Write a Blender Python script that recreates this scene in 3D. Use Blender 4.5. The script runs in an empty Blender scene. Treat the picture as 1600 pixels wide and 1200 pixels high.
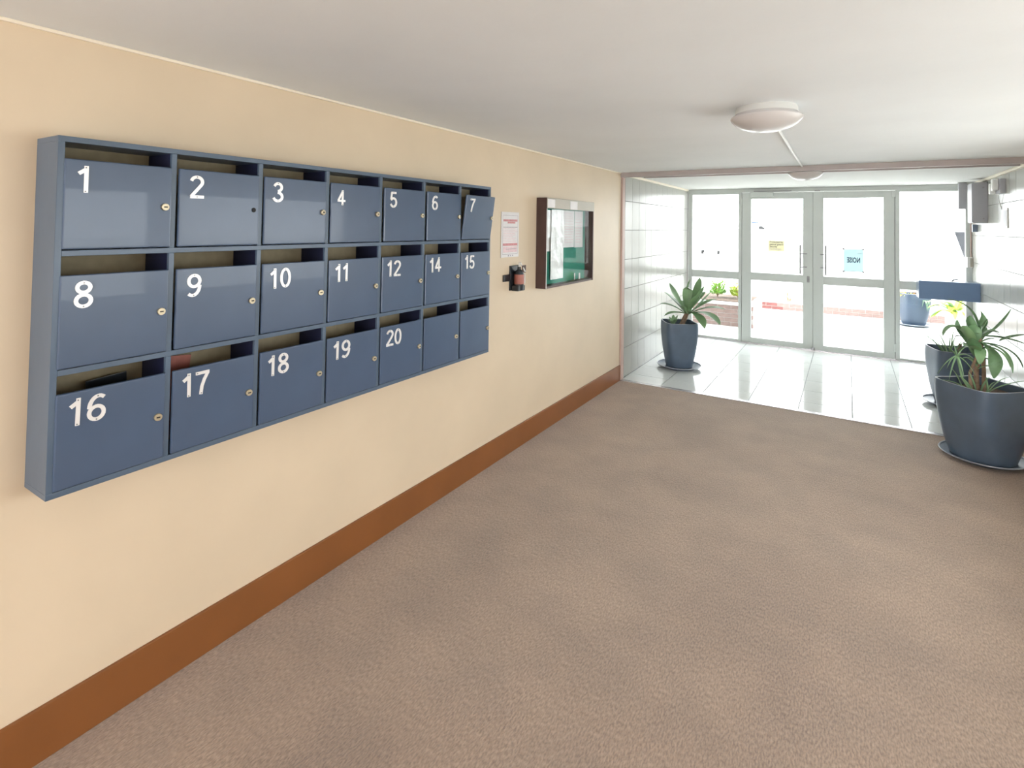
import bpy, bmesh, math, random
from mathutils import Vector, Matrix
random.seed(7)
S = bpy.context.scene
COL = S.collection
PI = math.pi

# ------------------------------------------------------------------ camera
cam_d = bpy.data.cameras.new('camera')
cam = bpy.data.objects.new('camera', cam_d); COL.objects.link(cam)
r_ = Vector((0.84921399, 0.52782139, 0.01549746)); u_ = Vector((0.00014784, -0.0295862, 0.99956222))
f_ = Vector((-0.52804883, 0.84883994, 0.02520305))
M = Matrix(((r_.x, u_.x, -f_.x), (r_.y, u_.y, -f_.y), (r_.z, u_.z, -f_.z))).to_4x4()
M.translation = Vector((2.20187, 0, 1.73733))
cam.matrix_world = M
cam_d.sensor_fit = 'HORIZONTAL'; cam_d.sensor_width = 36
cam_d.lens = 844.887 * 36 / 1600
cam_d.shift_x = 0
cam_d.shift_y = -(600 - 330.14) / 1600
cam_d.clip_start = .02; cam_d.clip_end = 600
S.camera = cam

# ------------------------------------------------------------------ world, lights, exposure
w = bpy.data.worlds.new('overcast_sky'); S.world = w; w.use_nodes = True
bg = w.node_tree.nodes['Background']
bg.inputs['Color'].default_value = (.97, .985, 1, 1); bg.inputs['Strength'].default_value = 6.8
S.view_settings.view_transform = 'Standard'; S.view_settings.look = 'None'
S.view_settings.exposure = .28; S.view_settings.gamma = 1; S.view_settings.use_curve_mapping = False

def area(name, loc, rot, sx, sy, power, color):
    d = bpy.data.lights.new(name, 'AREA'); d.shape = 'RECTANGLE'; d.size = sx; d.size_y = sy
    d.energy = power; d.color = color
    o = bpy.data.objects.new(name, d); COL.objects.link(o); o.location = loc; o.rotation_euler = rot
    return o
# added fill light behind the camera; sky also enters by the added side windows
area('rear_fill_light', (1.8, -3.6, 1.35), (math.radians(90), 0, 0), 2.8, 1.9, 36, (1, .95, .88))

# ------------------------------------------------------------------ dimensions
W = 3.537; H = 2.35; YC = 5.888; YD = 8.904; YB = -3.7

# ------------------------------------------------------------------ materials
def mat(name, col, rough=.5, metal=0, spec=.5, noise=None, bump=None, coat=0, emis=None):
    m = bpy.data.materials.new(name); m.use_nodes = True
    nt = m.node_tree; b = nt.nodes['Principled BSDF']
    b.inputs['Base Color'].default_value = (*col, 1); b.inputs['Roughness'].default_value = rough
    b.inputs['Metallic'].default_value = metal; b.inputs['Specular IOR Level'].default_value = spec
    b.inputs['Coat Weight'].default_value = coat
    tc = nt.nodes.new('ShaderNodeTexCoord')
    if noise:                       # (scale, amount, detail)
        n = nt.nodes.new('ShaderNodeTexNoise'); n.inputs['Scale'].default_value = noise[0]
        n.inputs['Detail'].default_value = noise[2] if len(noise) > 2 else 3
        nt.links.new(tc.outputs['Object'], n.inputs['Vector'])
        cr = nt.nodes.new('ShaderNodeValToRGB')
        a = noise[1]
        cr.color_ramp.elements[0].position = .3; cr.color_ramp.elements[1].position = .7
        cr.color_ramp.elements[0].color = (*[max(0, c*(1-a)) for c in col], 1)
        cr.color_ramp.elements[1].color = (*[min(1, c*(1+a)) for c in col], 1)
        nt.links.new(n.outputs['Fac'], cr.inputs['Fac']); nt.links.new(cr.outputs['Color'], b.inputs['Base Color'])
    if bump:                        # (scale, strength, distance)
        n = nt.nodes.new('ShaderNodeTexNoise'); n.inputs['Scale'].default_value = bump[0]; n.inputs['Detail'].default_value = 2
        nt.links.new(tc.outputs['Object'], n.inputs['Vector'])
        bp = nt.nodes.new('ShaderNodeBump'); bp.inputs['Strength'].default_value = bump[1]; bp.inputs['Distance'].default_value = bump[2]
        nt.links.new(n.outputs['Fac'], bp.inputs['Height']); nt.links.new(bp.outputs['Normal'], b.inputs['Normal'])
    return m

m_wall = mat('cream_wall_paint', (.72, .595, .44), .42, spec=.35, noise=(2.2, .035), bump=(9, .12, .01))
m_ceil = mat('white_ceiling_paint', (.83, .86, .885), .7, noise=(1.3, .03), bump=(14, .1, .01))
m_ceil2 = mat('textured_entry_ceiling', (.8, .8, .78), .8, bump=(70, .5, .01))
m_base = mat('brown_skirting_paint', (.24, .088, .024), .4, noise=(3, .08))
m_cove = mat('white_cornice_bead', (.9, .82, .68), .5, bump=(30, .4, .01))
m_beam = mat('mauve_grey_beam_paint', (.42, .37, .36), .55, noise=(3, .04))
m_pink = mat('dusty_pink_trim_paint', (.55, .40, .35), .5, noise=(3, .04))
m_grout = mat('grey_grout', (.17, .165, .15), .8, noise=(20, .06))
m_fgrout = mat('floor_grout', (.30, .32, .33), .8, noise=(20, .06))
m_wtile = mat('glazed_cream_wall_tile', (.47, .47, .435), .2, spec=.3, noise=(3.5, .04), bump=(5, .06, .01))
m_ftile = mat('glazed_pale_floor_tile', (.76, .79, .785), .12, noise=(3, .035), bump=(7, .05, .01))
m_alu = mat('powder_coated_door_frame', (.60, .635, .61), .38, noise=(4, .02))
m_alud = mat('grey_door_furniture', (.33, .32, .33), .35, noise=(8, .03))
m_seal = mat('dark_rubber_gasket', (.12, .12, .12), .6, noise=(9, .1))
m_sill = mat('bright_aluminium_sill', (.62, .6, .62), .25, metal=.6, noise=(6, .04))
m_blue = mat('slate_blue_gloss_paint', (.064, .100, .172), .32, coat=.25, noise=(4, .06), bump=(30, .05, .004))
m_bluef = mat('slate_blue_frame_paint', (.085, .125, .185), .34, noise=(4, .08), bump=(25, .06, .004))
m_cellshade = mat('deep_blue_cell_shade', (.010, .013, .045), .5, noise=(4, .08))  # shade inside the mailbox cells, put into the colour
m_num = mat('bright_silver_numeral', (.88, .87, .87), .28, metal=.25, noise=(20, .03))
m_screw = mat('dark_screw_head', (.2, .2, .2), .4, noise=(20, .03))
m_brass = mat('nickel_brass_lock', (.52, .45, .32), .38, metal=.7, noise=(30, .05))
m_hole = mat('black_void', (.008, .008, .01), .7, noise=(30, .05))
m_wood = mat('dark_brown_timber', (.075, .038, .034), .5, noise=(12, .15))
m_green = mat('green_baize', (.03, .25, .18), .9, noise=(60, .08))
m_head = mat('champagne_aluminium_strip', (.47, .44, .38), .5, metal=.2, noise=(6, .04))
m_paper = mat('white_paper', (.78, .76, .77), .5, noise=(7, .04))
m_sleeve = mat('glossy_paper_sleeve', (.72, .71, .71), .15, noise=(5, .07), bump=(9, .8, .02), coat=.4)
m_ink = mat('grey_print', (.42, .38, .42), .6, noise=(80, .3))
m_inkd = mat('dark_print', (.12, .1, .13), .6, noise=(80, .3))
m_inkr = mat('faded_red_print', (.62, .28, .3), .6, noise=(60, .2))
m_inkp = mat('pale_pink_print', (.78, .6, .63), .6, noise=(60, .1))
m_inkb = mat('faded_navy_print', (.03, .05, .12), .6, noise=(60, .1))
m_yel = mat('yellow_print', (.9, .8, .35), .6, noise=(60, .1))
m_black = mat('black_plastic', (.016, .02, .026), .3, noise=(20, .1))
m_white = mat('white_plastic', (.82, .82, .8), .35, noise=(10, .02))
m_wgrey = mat('pale_grey_plastic', (.40, .40, .43), .45, noise=(10, .03))
m_red = mat('muted_red_label', (.36, .12, .09), .4, noise=(30, .1))
m_lamp = mat('opal_lamp_glass', (.60, .57, .56), .22, noise=(5, .02))
m_lampb = mat('lamp_base_enamel', (.62, .62, .60), .4, noise=(5, .02))
m_pot = mat('slate_blue_glazed_pot', (.10, .14, .20), .35, noise=(5, .12), bump=(18, .08, .01))
m_rim = mat('worn_pot_rim', (.36, .39, .45), .35, noise=(12, .15))
m_soil = mat('dry_potting_soil', (.13, .09, .07), .95, noise=(35, .4), bump=(40, 1, .02))
m_bark = mat('pale_brown_stem', (.28, .19, .13), .8, noise=(25, .3), bump=(40, .6, .01))
m_leaf = mat('sage_green_leaf', (.21, .36, .18), .42, noise=(9, .2))
m_leafd = mat('mid_green_leaf', (.14, .26, .13), .45, noise=(9, .25))
m_leafp = mat('pale_spider_leaf', (.22, .36, .20), .5, noise=(9, .2))
m_leafy = mat('sunlit_lime_leaf', (.50, .62, .10), .5, noise=(9, .25))
m_flow = mat('orange_yellow_bract', (.80, .42, .10), .5, noise=(15, .4))
m_brick = mat('pale_pink_brick', (.25, .175, .16), .85, noise=(14, .15), bump=(40, .4, .01))
m_brickr = mat('dull_red_brick', (.20, .075, .07), .85, noise=(14, .2), bump=(40, .4, .01))
m_mort = mat('pale_mortar', (.45, .42, .40), .9, noise=(14, .1))
m_pave = mat('sunlit_concrete', (.72, .72, .70), .8, noise=(2, .05))
m_carw = mat('white_car_paint', (.82, .83, .85), .25, noise=(2, .02), coat=.5)
m_carg = mat('tinted_car_glass', (.04, .07, .12), .08, noise=(2, .02))
m_tyre = mat('tyre_rubber', (.02, .02, .022), .8, noise=(20, .1))
m_soff = mat('pale_soffit', (.6, .6, .58), .8, noise=(3, .05))
m_card = mat('pale_newsprint', (.5, .45, .38), .7, noise=(40, .2))

def carpet():
    m = bpy.data.materials.new('brown_ribbed_carpet'); m.use_nodes = True
    nt = m.node_tree; b = nt.nodes['Principled BSDF']; b.inputs['Roughness'].default_value = .95
    b.inputs['Specular IOR Level'].default_value = .15
    b.inputs['Sheen Weight'].default_value = .25; b.inputs['Sheen Roughness'].default_value = .6
    tc = nt.nodes.new('ShaderNodeTexCoord')
    def noise(scale, det=3, stretch=None):
        n = nt.nodes.new('ShaderNodeTexNoise'); n.inputs['Scale'].default_value = scale; n.inputs['Detail'].default_value = det
        if stretch:
            mp = nt.nodes.new('ShaderNodeMapping'); mp.inputs['Scale'].default_value = stretch
            nt.links.new(tc.outputs['Object'], mp.inputs['Vector']); nt.links.new(mp.outputs['Vector'], n.inputs['Vector'])
        else: nt.links.new(tc.outputs['Object'], n.inputs['Vector'])
        return n
    def ramp(n, a, c, p0=.35, p1=.65):
        cr = nt.nodes.new('ShaderNodeValToRGB'); e = cr.color_ramp.elements
        e[0].position = p0; e[1].position = p1; e[0].color = (*a, 1); e[1].color = (*c, 1)
        nt.links.new(n.outputs['Fac'], cr.inputs['Fac']); return cr
    c1 = ramp(noise(1.3, 4), (.315, .228, .176), (.375, .275, .210))
    c2 = ramp(noise(170, 2, (1, .35, 1)), (.72, .72, .74), (1.22, 1.22, 1.2), .33, .67)
    c3 = ramp(noise(3.1, 3), (.92, .93, .95), (1.03, 1.03, 1.03), .35, .6)
    m1 = nt.nodes.new('ShaderNodeMix'); m1.data_type = 'RGBA'; m1.blend_type = 'MULTIPLY'; m1.inputs[0].default_value = 1
    m2 = nt.nodes.new('ShaderNodeMix'); m2.data_type = 'RGBA'; m2.blend_type = 'MULTIPLY'; m2.inputs[0].default_value = 1
    nt.links.new(c1.outputs['Color'], m1.inputs[6]); nt.links.new(c2.outputs['Color'], m1.inputs[7])
    nt.links.new(m1.outputs[2], m2.inputs[6]); nt.links.new(c3.outputs['Color'], m2.inputs[7])
    nt.links.new(m2.outputs[2], b.inputs['Base Color'])
    n = noise(140, 2, (1, .4, 1)); bp = nt.nodes.new('ShaderNodeBump'); bp.inputs['Strength'].default_value = .7; bp.inputs['Distance'].default_value = .006
    nt.links.new(n.outputs['Fac'], bp.inputs['Height']); nt.links.new(bp.outputs['Normal'], b.inputs['Normal'])
    return m
m_carpet = carpet()

def glass(name, tint=(1, 1, 1), gl=.9, g0=.025):
    m = bpy.data.materials.new(name); m.use_nodes = True; nt = m.node_tree
    for n in list(nt.nodes): nt.nodes.remove(n)
    out = nt.nodes.new('ShaderNodeOutputMaterial'); mx = nt.nodes.new('ShaderNodeMixShader')
    tr = nt.nodes.new('ShaderNodeBsdfTransparent'); tr.inputs['Color'].default_value = (*tint, 1)
    g = nt.nodes.new('ShaderNodeBsdfGlossy'); g.inputs['Roughness'].default_value = .02
    fr = nt.nodes.new('ShaderNodeLayerWeight')              # thin pane: same reflectance from both sides
    pw_ = nt.nodes.new('ShaderNodeMath'); pw_.operation = 'POWER'; pw_.inputs[1].default_value = 5
    ma = nt.nodes.new('ShaderNodeMath'); ma.operation = 'MULTIPLY_ADD'; ma.inputs[1].default_value = gl; ma.inputs[2].default_value = g0
    nt.links.new(fr.outputs['Facing'], pw_.inputs[0]); nt.links.new(pw_.outputs[0], ma.inputs[0])
    nt.links.new(ma.outputs[0], mx.inputs['Fac']); nt.links.new(tr.outputs[0], mx.inputs[1]); nt.links.new(g.outputs[0], mx.inputs[2])
    nt.links.new(mx.outputs[0], out.inputs['Surface'])
    return m
m_glass = glass('clear_window_glass', (.97, .985, .98))
m_acryl = glass('low_reflection_acrylic', (.96, .97, .97), .2, .004)
def sheet(name, tint, fac=.5):           # thin translucent printed film on the door glass
    m = bpy.data.materials.new(name); m.use_nodes = True; nt = m.node_tree
    for n in list(nt.nodes): nt.nodes.remove(n)
    out = nt.nodes.new('ShaderNodeOutputMaterial'); mx = nt.nodes.new('ShaderNodeMixShader'); mx.inputs['Fac'].default_value = fac
    tc = nt.nodes.new('ShaderNodeTexCoord'); no = nt.nodes.new('ShaderNodeTexNoise'); no.inputs['Scale'].default_value = 9
    nt.links.new(tc.outputs['Object'], no.inputs['Vector'])
    cr = nt.nodes.new('ShaderNodeValToRGB'); cr.color_ramp.elements[0].color = (*tint, 1)
    cr.color_ramp.elements[1].color = (*[min(1, c*1.12) for c in tint], 1)
    nt.links.new(no.outputs['Fac'], cr.inputs['Fac'])
    tl = nt.nodes.new('ShaderNodeBsdfTranslucent'); tr = nt.nodes.new('ShaderNodeBsdfTransparent')
    nt.links.new(cr.outputs['Color'], tl.inputs['Color']); nt.links.new(cr.outputs['Color'], tr.inputs['Color'])
    nt.links.new(tl.outputs[0], mx.inputs[1]); nt.links.new(tr.outputs[0], mx.inputs[2]); nt.links.new(mx.outputs[0], out.inputs['Surface'])
    return m
m_bsheet = sheet('pale_blue_notice_film', (.38, .455, .465), .03)
m_ysheet = sheet('pale_yellow_notice_film', (.47, .455, .36), .03)

# ------------------------------------------------------------------ mesh helpers
class MB:
    def __init__(s): s.v = []; s.f = []; s.mi = []
    def box(s, x0, x1, y0, y1, z0, z1, mi=0):
        n = len(s.v)
        s.v += [(x, y, z) for z in (z0, z1) for y in (y0, y1) for x in (x0, x1)]
        for q in ((0, 2, 3, 1), (4, 5, 7, 6), (0, 1, 5, 4), (2, 6, 7, 3), (0, 4, 6, 2), (1, 3, 7, 5)):
            s.f.append(tuple(n+i for i in q)); s.mi.append(mi)
        return s
    def loops(s, rings, cap0=True, cap1=True, mi=0, closed=True):
        n = len(s.v); k = len(rings[0])
        for r in rings: s.v += [tuple(p) for p in r]
        for i in range(len(rings)-1):
            for j in range(k if closed else k-1):
                a = n+i*k+j; b = n+i*k+(j+1) % k
                s.f.append((a, b, b+k, a+k)); s.mi.append(mi)
        if cap0: s.f.append(tuple(n+j for j in reversed(range(k)))); s.mi.append(mi)
        if cap1: s.f.append(tuple(n+(len(rings)-1)*k+j for j in range(k))); s.mi.append(mi)
        return s
    def tube(s, pts, r, k=8, mi=0):
        pts = [Vector(p) for p in pts]; rings = []
        for i, p in enumerate(pts):
            d = (pts[min(i+1, len(pts)-1)]-pts[max(i-1, 0)]).normalized()
            a = d.cross(Vector((0, 0, 1)) if abs(d.z) < .9 else Vector((1, 0, 0))).normalized(); b = a.cross(d)
            rr = r[i] if isinstance(r, (list, tuple)) else r
            rings.append([p+a*rr*math.cos(-2*PI*j/k)+b*rr*math.sin(-2*PI*j/k) for j in range(k)])
        return s.loops(rings, mi=mi)
    def lathe(s, prof, c=(0, 0, 0), k=40, mi=0, cap0=True, cap1=True):
        rings = [[(c[0]+r*math.cos(2*PI*j/k), c[1]+r*math.sin(2*PI*j/k), c[2]+z) for j in range(k)] for r, z in prof]
        return s.loops(rings, cap0, cap1, mi)
    def mesh(s, name, mats, smooth=False, bevel=0, segs=2):
        me = bpy.data.meshes.new(name); me.from_pydata([tuple(v) for v in s.v], [], s.f)
        for m in (mats if isinstance(mats, (list, tuple)) else [mats]): me.materials.append(m)
        for p, i in zip(me.polygons, s.mi): p.material_index = i; p.use_smooth = smooth
        bm = bmesh.new(); bm.from_mesh(me)
        bmesh.ops.recalc_face_normals(bm, faces=bm.faces)
        if bevel: bmesh.ops.bevel(bm, geom=list(bm.edges), offset=bevel, segments=segs, affect='EDGES', profile=.6)
        bm.to_mesh(me); bm.free()
        if smooth:
            try: me.set_sharp_from_angle(angle=math.radians(40))
            except Exception: pass
        return me
    def build(s, name, mats, parent=None, smooth=False, bevel=0, loc=None):
        return link(name, s.mesh(name, mats, smooth, bevel), parent, loc)

def link(name, me, parent=None, loc=None):
    o = bpy.data.objects.new(name, me); COL.objects.link(o)
    if parent: o.parent = parent
    if loc: o.location = loc
    return o
def box(name, b, m, parent=None, bevel=0, loc=None): return MB().box(*b).build(name, m, parent, bevel=bevel, loc=loc)
def thing(name, label, cat, loc=(0, 0, 0), group=None):
    o = bpy.data.objects.new(name, None); COL.objects.link(o); o.location = loc; o.empty_display_size = .1
    return tag(o, label, cat, group)
def tag(o, label, cat, group=None):
    o['label'] = label; o['category'] = cat
    if group: o['group'] = group
    return o
def struct(o): o['kind'] = 'structure'; return o

# ------------------------------------------------------------------ room shell
floor = struct(box('floor', (-.1, W+.1, YB, YC, -.12, 0), m_carpet))
efloor = struct(box('floor', (-.1, W+.1, YC+.03, YD+.12, -.12, -.004), m_fgrout))
wl = struct(box('wall_left', (-.2, 0, YB, YC, -.12, H), m_wall))
wle = struct(box('wall_left', (-.2, -.002, YC+.05, YD+.1, -.12, H), m_grout))
mbw = MB()                                   # unseen right wall; its window openings are added to light the mail wall
mbw.box(W, W+.2, 4.8, YC, -.12, H).box(W, W+.2, YB, .4, -.12, H).box(W, W+.2, .4, 4.8, 2.02, H).box(W, W+.2, .4, 4.8, -.12, 1.02).box(W, W+.2, 2.5, 2.7, 1.02, 2.02).box(W, W+.2, .4, .8, 1.02, 2.02)
wr = struct(mbw.build('wall_right', m_wall))
wre = struct(box('wall_right', (W+.002, W+.2, YC, YD+.1, -.12, H), m_grout))
mbk = MB()
mbk.box(0, W, YB-.2, YB, -.12, .35).box(0, W, YB-.2, YB, 2.3, H).box(0, .35, YB-.2, YB, .35, 2.3).box(W-.3, W, YB-.2, YB, .35, 2.3)  # unseen back wall with an opening added for light
struct(mbk.build('wall_back', m_wall))
ceil = struct(box('ceiling', (-.2, W+.2, YB, YC, H, H+.25), m_ceil))
ceil2 = struct(box('ceiling', (-.2, W+.2, YC, YD+.1, H-.002, H+.25), m_ceil2))
struct(box('baseboard_left', (0, .014, YB, YC, 0, .172), m_base, bevel=.003))
struct(box('baseboard_right', (W-.014, W, YB, YC, 0, .172), m_base, bevel=.003))
struct(box('trim_1', (0, W, YC-.02, YC+.05, H-.05, H), m_beam, bevel=.003))                 # beam between the two ceilings
struct(box('trim_2', (0, .02, YC+.005, YC+.085, 0, H-.05), m_pink, bevel=.003))             # painted wall end
struct(box('trim_3', (.1, W-.05, 6.38, 6.41, H-.022, H-.002), m_beam))                          # thin batten on the entry ceiling
struct(box('trim_4', (0, W, YC-.012, YC+.045, -.01, .007), m_sill, bevel=.002))              # carpet edge strip
struct(box('trim_5', (-.001, .012, YB, YC-.02, H-.012, H), m_cove, bevel=.004))              # paint bead along the ceiling
struct(box('trim_6', (0, .03, YC+.1, YD-.05, H-.03, H-.002), m_cove, bevel=.006))
struct(box('trim_7', (W-.03, W, YC+.06, YD-.05, H-.03, H-.002), m_cove, bevel=.006))

# wall tiles: 250 x 340 upright glazed tiles, each one a piece
def wall_tiles(parent, x0, x1, ys, side):
    cache = {}
    z = 0.0; row = 0
    while z < H-.03:
        z1 = min(z+.339, H-.005)
        for a, b in zip(ys[:-1], ys[1:]):
            key = (round(b-a, 3), round(z1-z, 3))
            if key not in cache:
                cache[key] = MB().box(x0, x1, .0025, b-a-.0025, .0025, z1-z-.0025).mesh('wall_tile', m_wtile, bevel=.0015)
            o = link('wall_tile', cache[key], parent, (0, a, z+.0005))
            o.rotation_euler.x = random.uniform(-.0008, .0008)
            o.rotation_euler.z = random.uniform(-.0012, .0012)
        z += .339; row += 1
ys = [YC+.085] + [6.02+.245*k for k in range(12)] + [YD-.03]
ys = [y for y in ys if y <= YD-.02]
wall_tiles(wle, -.002, .006, ys, 'l')
wall_tiles(wre, W-.006, W+.002, ys, 'r')
# floor tiles
xs = [0.007] + [.01+.445*k for k in range(1, 8)] + [W-.007]
fys = [YC+.045] + [6.23+.45*k for k in range(6)] + [YD-.02]
cache = {}
for x0, x1 in zip(xs[:-1], xs[1:]):
    for y0, y1 in zip(fys[:-1], fys[1:]):
        key = (round(x1-x0, 3), round(y1-y0, 3))
        if key not in cache:
            cache[key] = MB().box(.0035, x1-x0-.0035, .0035, y1-y0-.0035, -.004, .003).mesh('floor_tile', m_ftile, bevel=.0015)
        o = link('floor_tile', cache[key], efloor, (x0, y0, 0))
        o.rotation_euler = (random.uniform(-.0006, .0006), random.uniform(-.0006, .0006), 0)

# ------------------------------------------------------------------ glazed entrance
FY0, FY1 = YD, YD+.05
def pane(parent, x0, x1, z0, z1): return box('glass_pane', (x0-.008, x1+.008, FY0+.021, FY0+.027, z0-.008, z1+.008), m_glass, parent)
struct(box('trim_8', (.0, W, FY0-.015, FY1+.03, 2.287, H-.004), m_alu, bevel=.003))           # head of the frame
struct(box('trim_9', (.0, W, FY0-.03, FY1+.04, 0, .018), m_sill, bevel=.003))                # threshold
def sidelight(name, x0, x1, jl, jr, lo):
    root = bpy.data.objects.new(name, None); COL.objects.link(root); struct(root)
    box('jamb', (x0, x0+jl, FY0-.01, FY1+.01, .018, 2.287), m_alu, root, .003)
    box('jamb', (x1-jr, x1, FY0-.01, FY1+.01, .018, 2.287), m_alu, root, .003)
    box('top_rail', (x0+jl, x1-jr, FY0-.005, FY1, 2.262, 2.287), m_alu, root, .002)
    box('middle_rail', (x0+jl, x1-jr, FY0-.005, FY1, .956, 1.071), m_alu, root, .003)
    box('bottom_rail', (x0+jl, x1-jr, FY0-.005, FY1, .018, lo), m_alu, root, .003)
    pane(root, x0+jl, x1-jr, lo, .956); pane(root, x0+jl, x1-jr, 1.071, 2.262)
    return root
sidelight('window_1', .02, .815, .058, .045, .045)
sidelight('window_2', 2.738, W-.002, .05, .064, .045)

def door(name, x0, x1, sl, sr, top_z, mid0, mid1, bot):
    root = bpy.data.objects.new(name, None); COL.objects.link(root); struct(root)
    a, b = FY0-.012, FY1-.012
    box('stile', (x0, x0+sl, a, b, .022, 2.283), m_alu, root, .004)
    box('stile', (x1-sr, x1, a, b, .022, 2.283), m_alu, root, .004)
    box('top_rail', (x0+sl, x1-sr, a, b, top_z, 2.283), m_alu, root, .003)
    box('middle_rail', (x0+sl, x1-sr, a, b, mid0, mid1), m_alu, root, .003)
    box('bottom_rail', (x0+sl, x1-sr, a, b, .022, bot), m_alu, root, .003)
    box('glass_pane', (x0+sl-.008, x1-sr+.008, FY0+.01, FY0+.016, mid1-.008, top_z+.008), m_glass, root)
    box('glass_pane', (x0+sl-.008, x1-sr+.008, FY0+.01, FY0+.016, bot-.008, mid0+.008), m_glass, root)
    return root
d1 = door('door_1', .821, 1.7685, .13, .1245, 2.187, .962, 1.078, .098)
d2 = door('door_2', 1.7715, 2.731, .1295, .122, 2.187, .956, 1.074, .092)
box('gasket', (1.762, 1.778, FY0+.005, FY0+.012, .022, 2.283), m_alud, d1)
box('gasket', (2.725, 2.742, FY0+.012, FY0+.02, .022, 2.283), m_alud, d2)
box('gasket', (.81, .826, FY0+.012, FY0+.02, .022, 2.283), m_alud, d1)
def pull(parent, x, xs_):
    MB().tube([(x, FY0-.062, 1.095), (x, FY0-.062, 1.515)], .011, 10).build('pull_handle', m_alud, parent, smooth=True)
    for z in (1.195, 1.385):
        MB().tube([(x, FY0-.062, z), (xs_, FY0-.03, z), (xs_, FY0-.01, z)], .008, 8).build('handle_standoff', m_alud, parent, smooth=True)
pull(d1, 1.612, 1.69); pull(d2, 1.93, 1.87)
MB().lathe([(.012, 0), (.016, .004), (.016, .018), (.010, .022)], k=16).build('lock_cylinder', m_alud, d1, smooth=True, loc=(1.712, FY0-.012, 1.02)).rotation_euler.x = PI/2
box('lock_plate', (1.695, 1.729, FY0-.016, FY0-.011, .975, 1.065), m_alud, d1, .003)
cl = box('door_closer', (.94, 1.255, FY0-.062, FY0-.010, 2.215, 2.288), m_alu, d1, .006)
MB().box(-.01, .50, -.008, .008, -.008, .008).build('closer_arm', m_alud, d1, bevel=.002, loc=(1.0, FY0-.05, 2.3))
box('hinge', (2.70, 2.745, FY0-.022, FY0-.010, 2.19, 2.27), m_alu, d2, .003)
box('hinge', (2.722, 2.752, FY0-.022, FY0-.010, .12, .23), m_alu, d2, .003)
box('hinge', (.806, .828, FY0-.022, FY0-.010, 2.10, 2.20), m_alu, d1, .003)
box('patch_fitting', (1.79, 1.86, FY0-.024, FY0-.012, 2.286, 2.302), m_alud, d2, .002)
MB().lathe([(.022, 0), (.022, .03), (.01, .04)], k=16).build('floor_bolt_cup', m_sill, d2, smooth=True, loc=(1.772, FY0-.035, 0.017))

def added_sidewin(name, y0, y1):
    root = bpy.data.objects.new(name, None); COL.objects.link(root); struct(root)
    box('glass_pane', (W+.09, W+.096, y0+.03, y1-.03, 1.05, 1.99), m_glass, root)
    for b in ((y0, y0+.04, 1.02, 2.02), (y1-.04, y1, 1.02, 2.02), (y0+.04, y1-.04, 1.02, 1.06), (y0+.04, y1-.04, 1.98, 2.02)):
        box('window_frame', (W+.06, W+.12)+b, m_alu, root, .003)
added_sidewin('added_window_3', .8, 2.5); added_sidewin('added_window_4', 2.7, 4.8)  # unseen windows, added and sized to light the mail wall
# lettering helper: a built-in font curve turned into a mesh
def letters(text, size, bold=0):
    c = bpy.data.curves.new('t', 'FONT'); c.body = text; c.size = size; c.offset = bold; c.extrude = .0006; c.resolution_u = 3
    t = bpy.data.objects.new('t', c); COL.objects.link(t)
    dg = bpy.context.evaluated_depsgraph_get(); dg.update()
    me = bpy.data.meshes.new_from_object(t.evaluated_get(dg))
    bpy.data.objects.remove(t); bpy.data.curves.remove(c)
    return me
def place_text(text, size, m, parent, x, y, z, bold=0, facing='out', width=None, label=None):
    me = letters(text, size, bold); me.materials.clear(); me.materials.append(m)
    xsv = [v.co.x for v in me.vertices]; wdt = max(xsv)-min(xsv); x0 = min(xsv)
    sc = (width/wdt) if width else 1
    for v in me.vertices: v.co.x = (v.co.x-x0)*sc
    o = link('lettering', me, parent, (x, y, z))
    o.rotation_euler = (PI/2, 0, PI if facing == 'out' else 0)     # 'out' faces the street
    if label: o['label'] = label
    return o
# notice on the right leaf, printed side towards the street
nt_ = thing('notice', 'pale blue NOISE notice taped to the right-hand glass door', 'notice', (2.262, FY0+.006, 1.316))
box('sheet', (-.116, .116, -.0005, .0005, -.157, .157), m_bsheet, nt_)
place_text('NOISE', .10, m_inkb, nt_, .08, -.002, -.028, bold=.003, width=.155)
place_text('Stop', .04, m_ink, nt_, .10, -.002, .09, width=.05)
place_text('nearly over', .022, m_ink, nt_, .02, -.002, -.15, width=.06)
for sx in (-1, 1):
    for sz in (-1, 1):
        box('tape', (sx*.116-.012, sx*.116+.012, -.0025, -.0015, sz*.157-.012, sz*.157+.012), m_ink, nt_)
MB().box(-.112, -.05, -.003, -.0018, -.148, -.144).build('bottom_rule', m_ink, nt_)
n2 = thing('notice', 'small yellowish four-line notice on the left-hand glass door', 'notice', (1.30, FY0+.006, 1.49))
box('sheet', (-.115, .10, -.0005, .0005, -.085, .075), m_ysheet, n2)
for i, (t, wd) in enumerate((('Protected by', .178), ('patrol guard', .18), ('Security', .10), ('In charge', .155))):
    place_text(t, .036, m_inkd if i < 3 else m_ink, n2, -.095, -.002, .042-.034*i, bold=.001, facing='in', width=wd)

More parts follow.
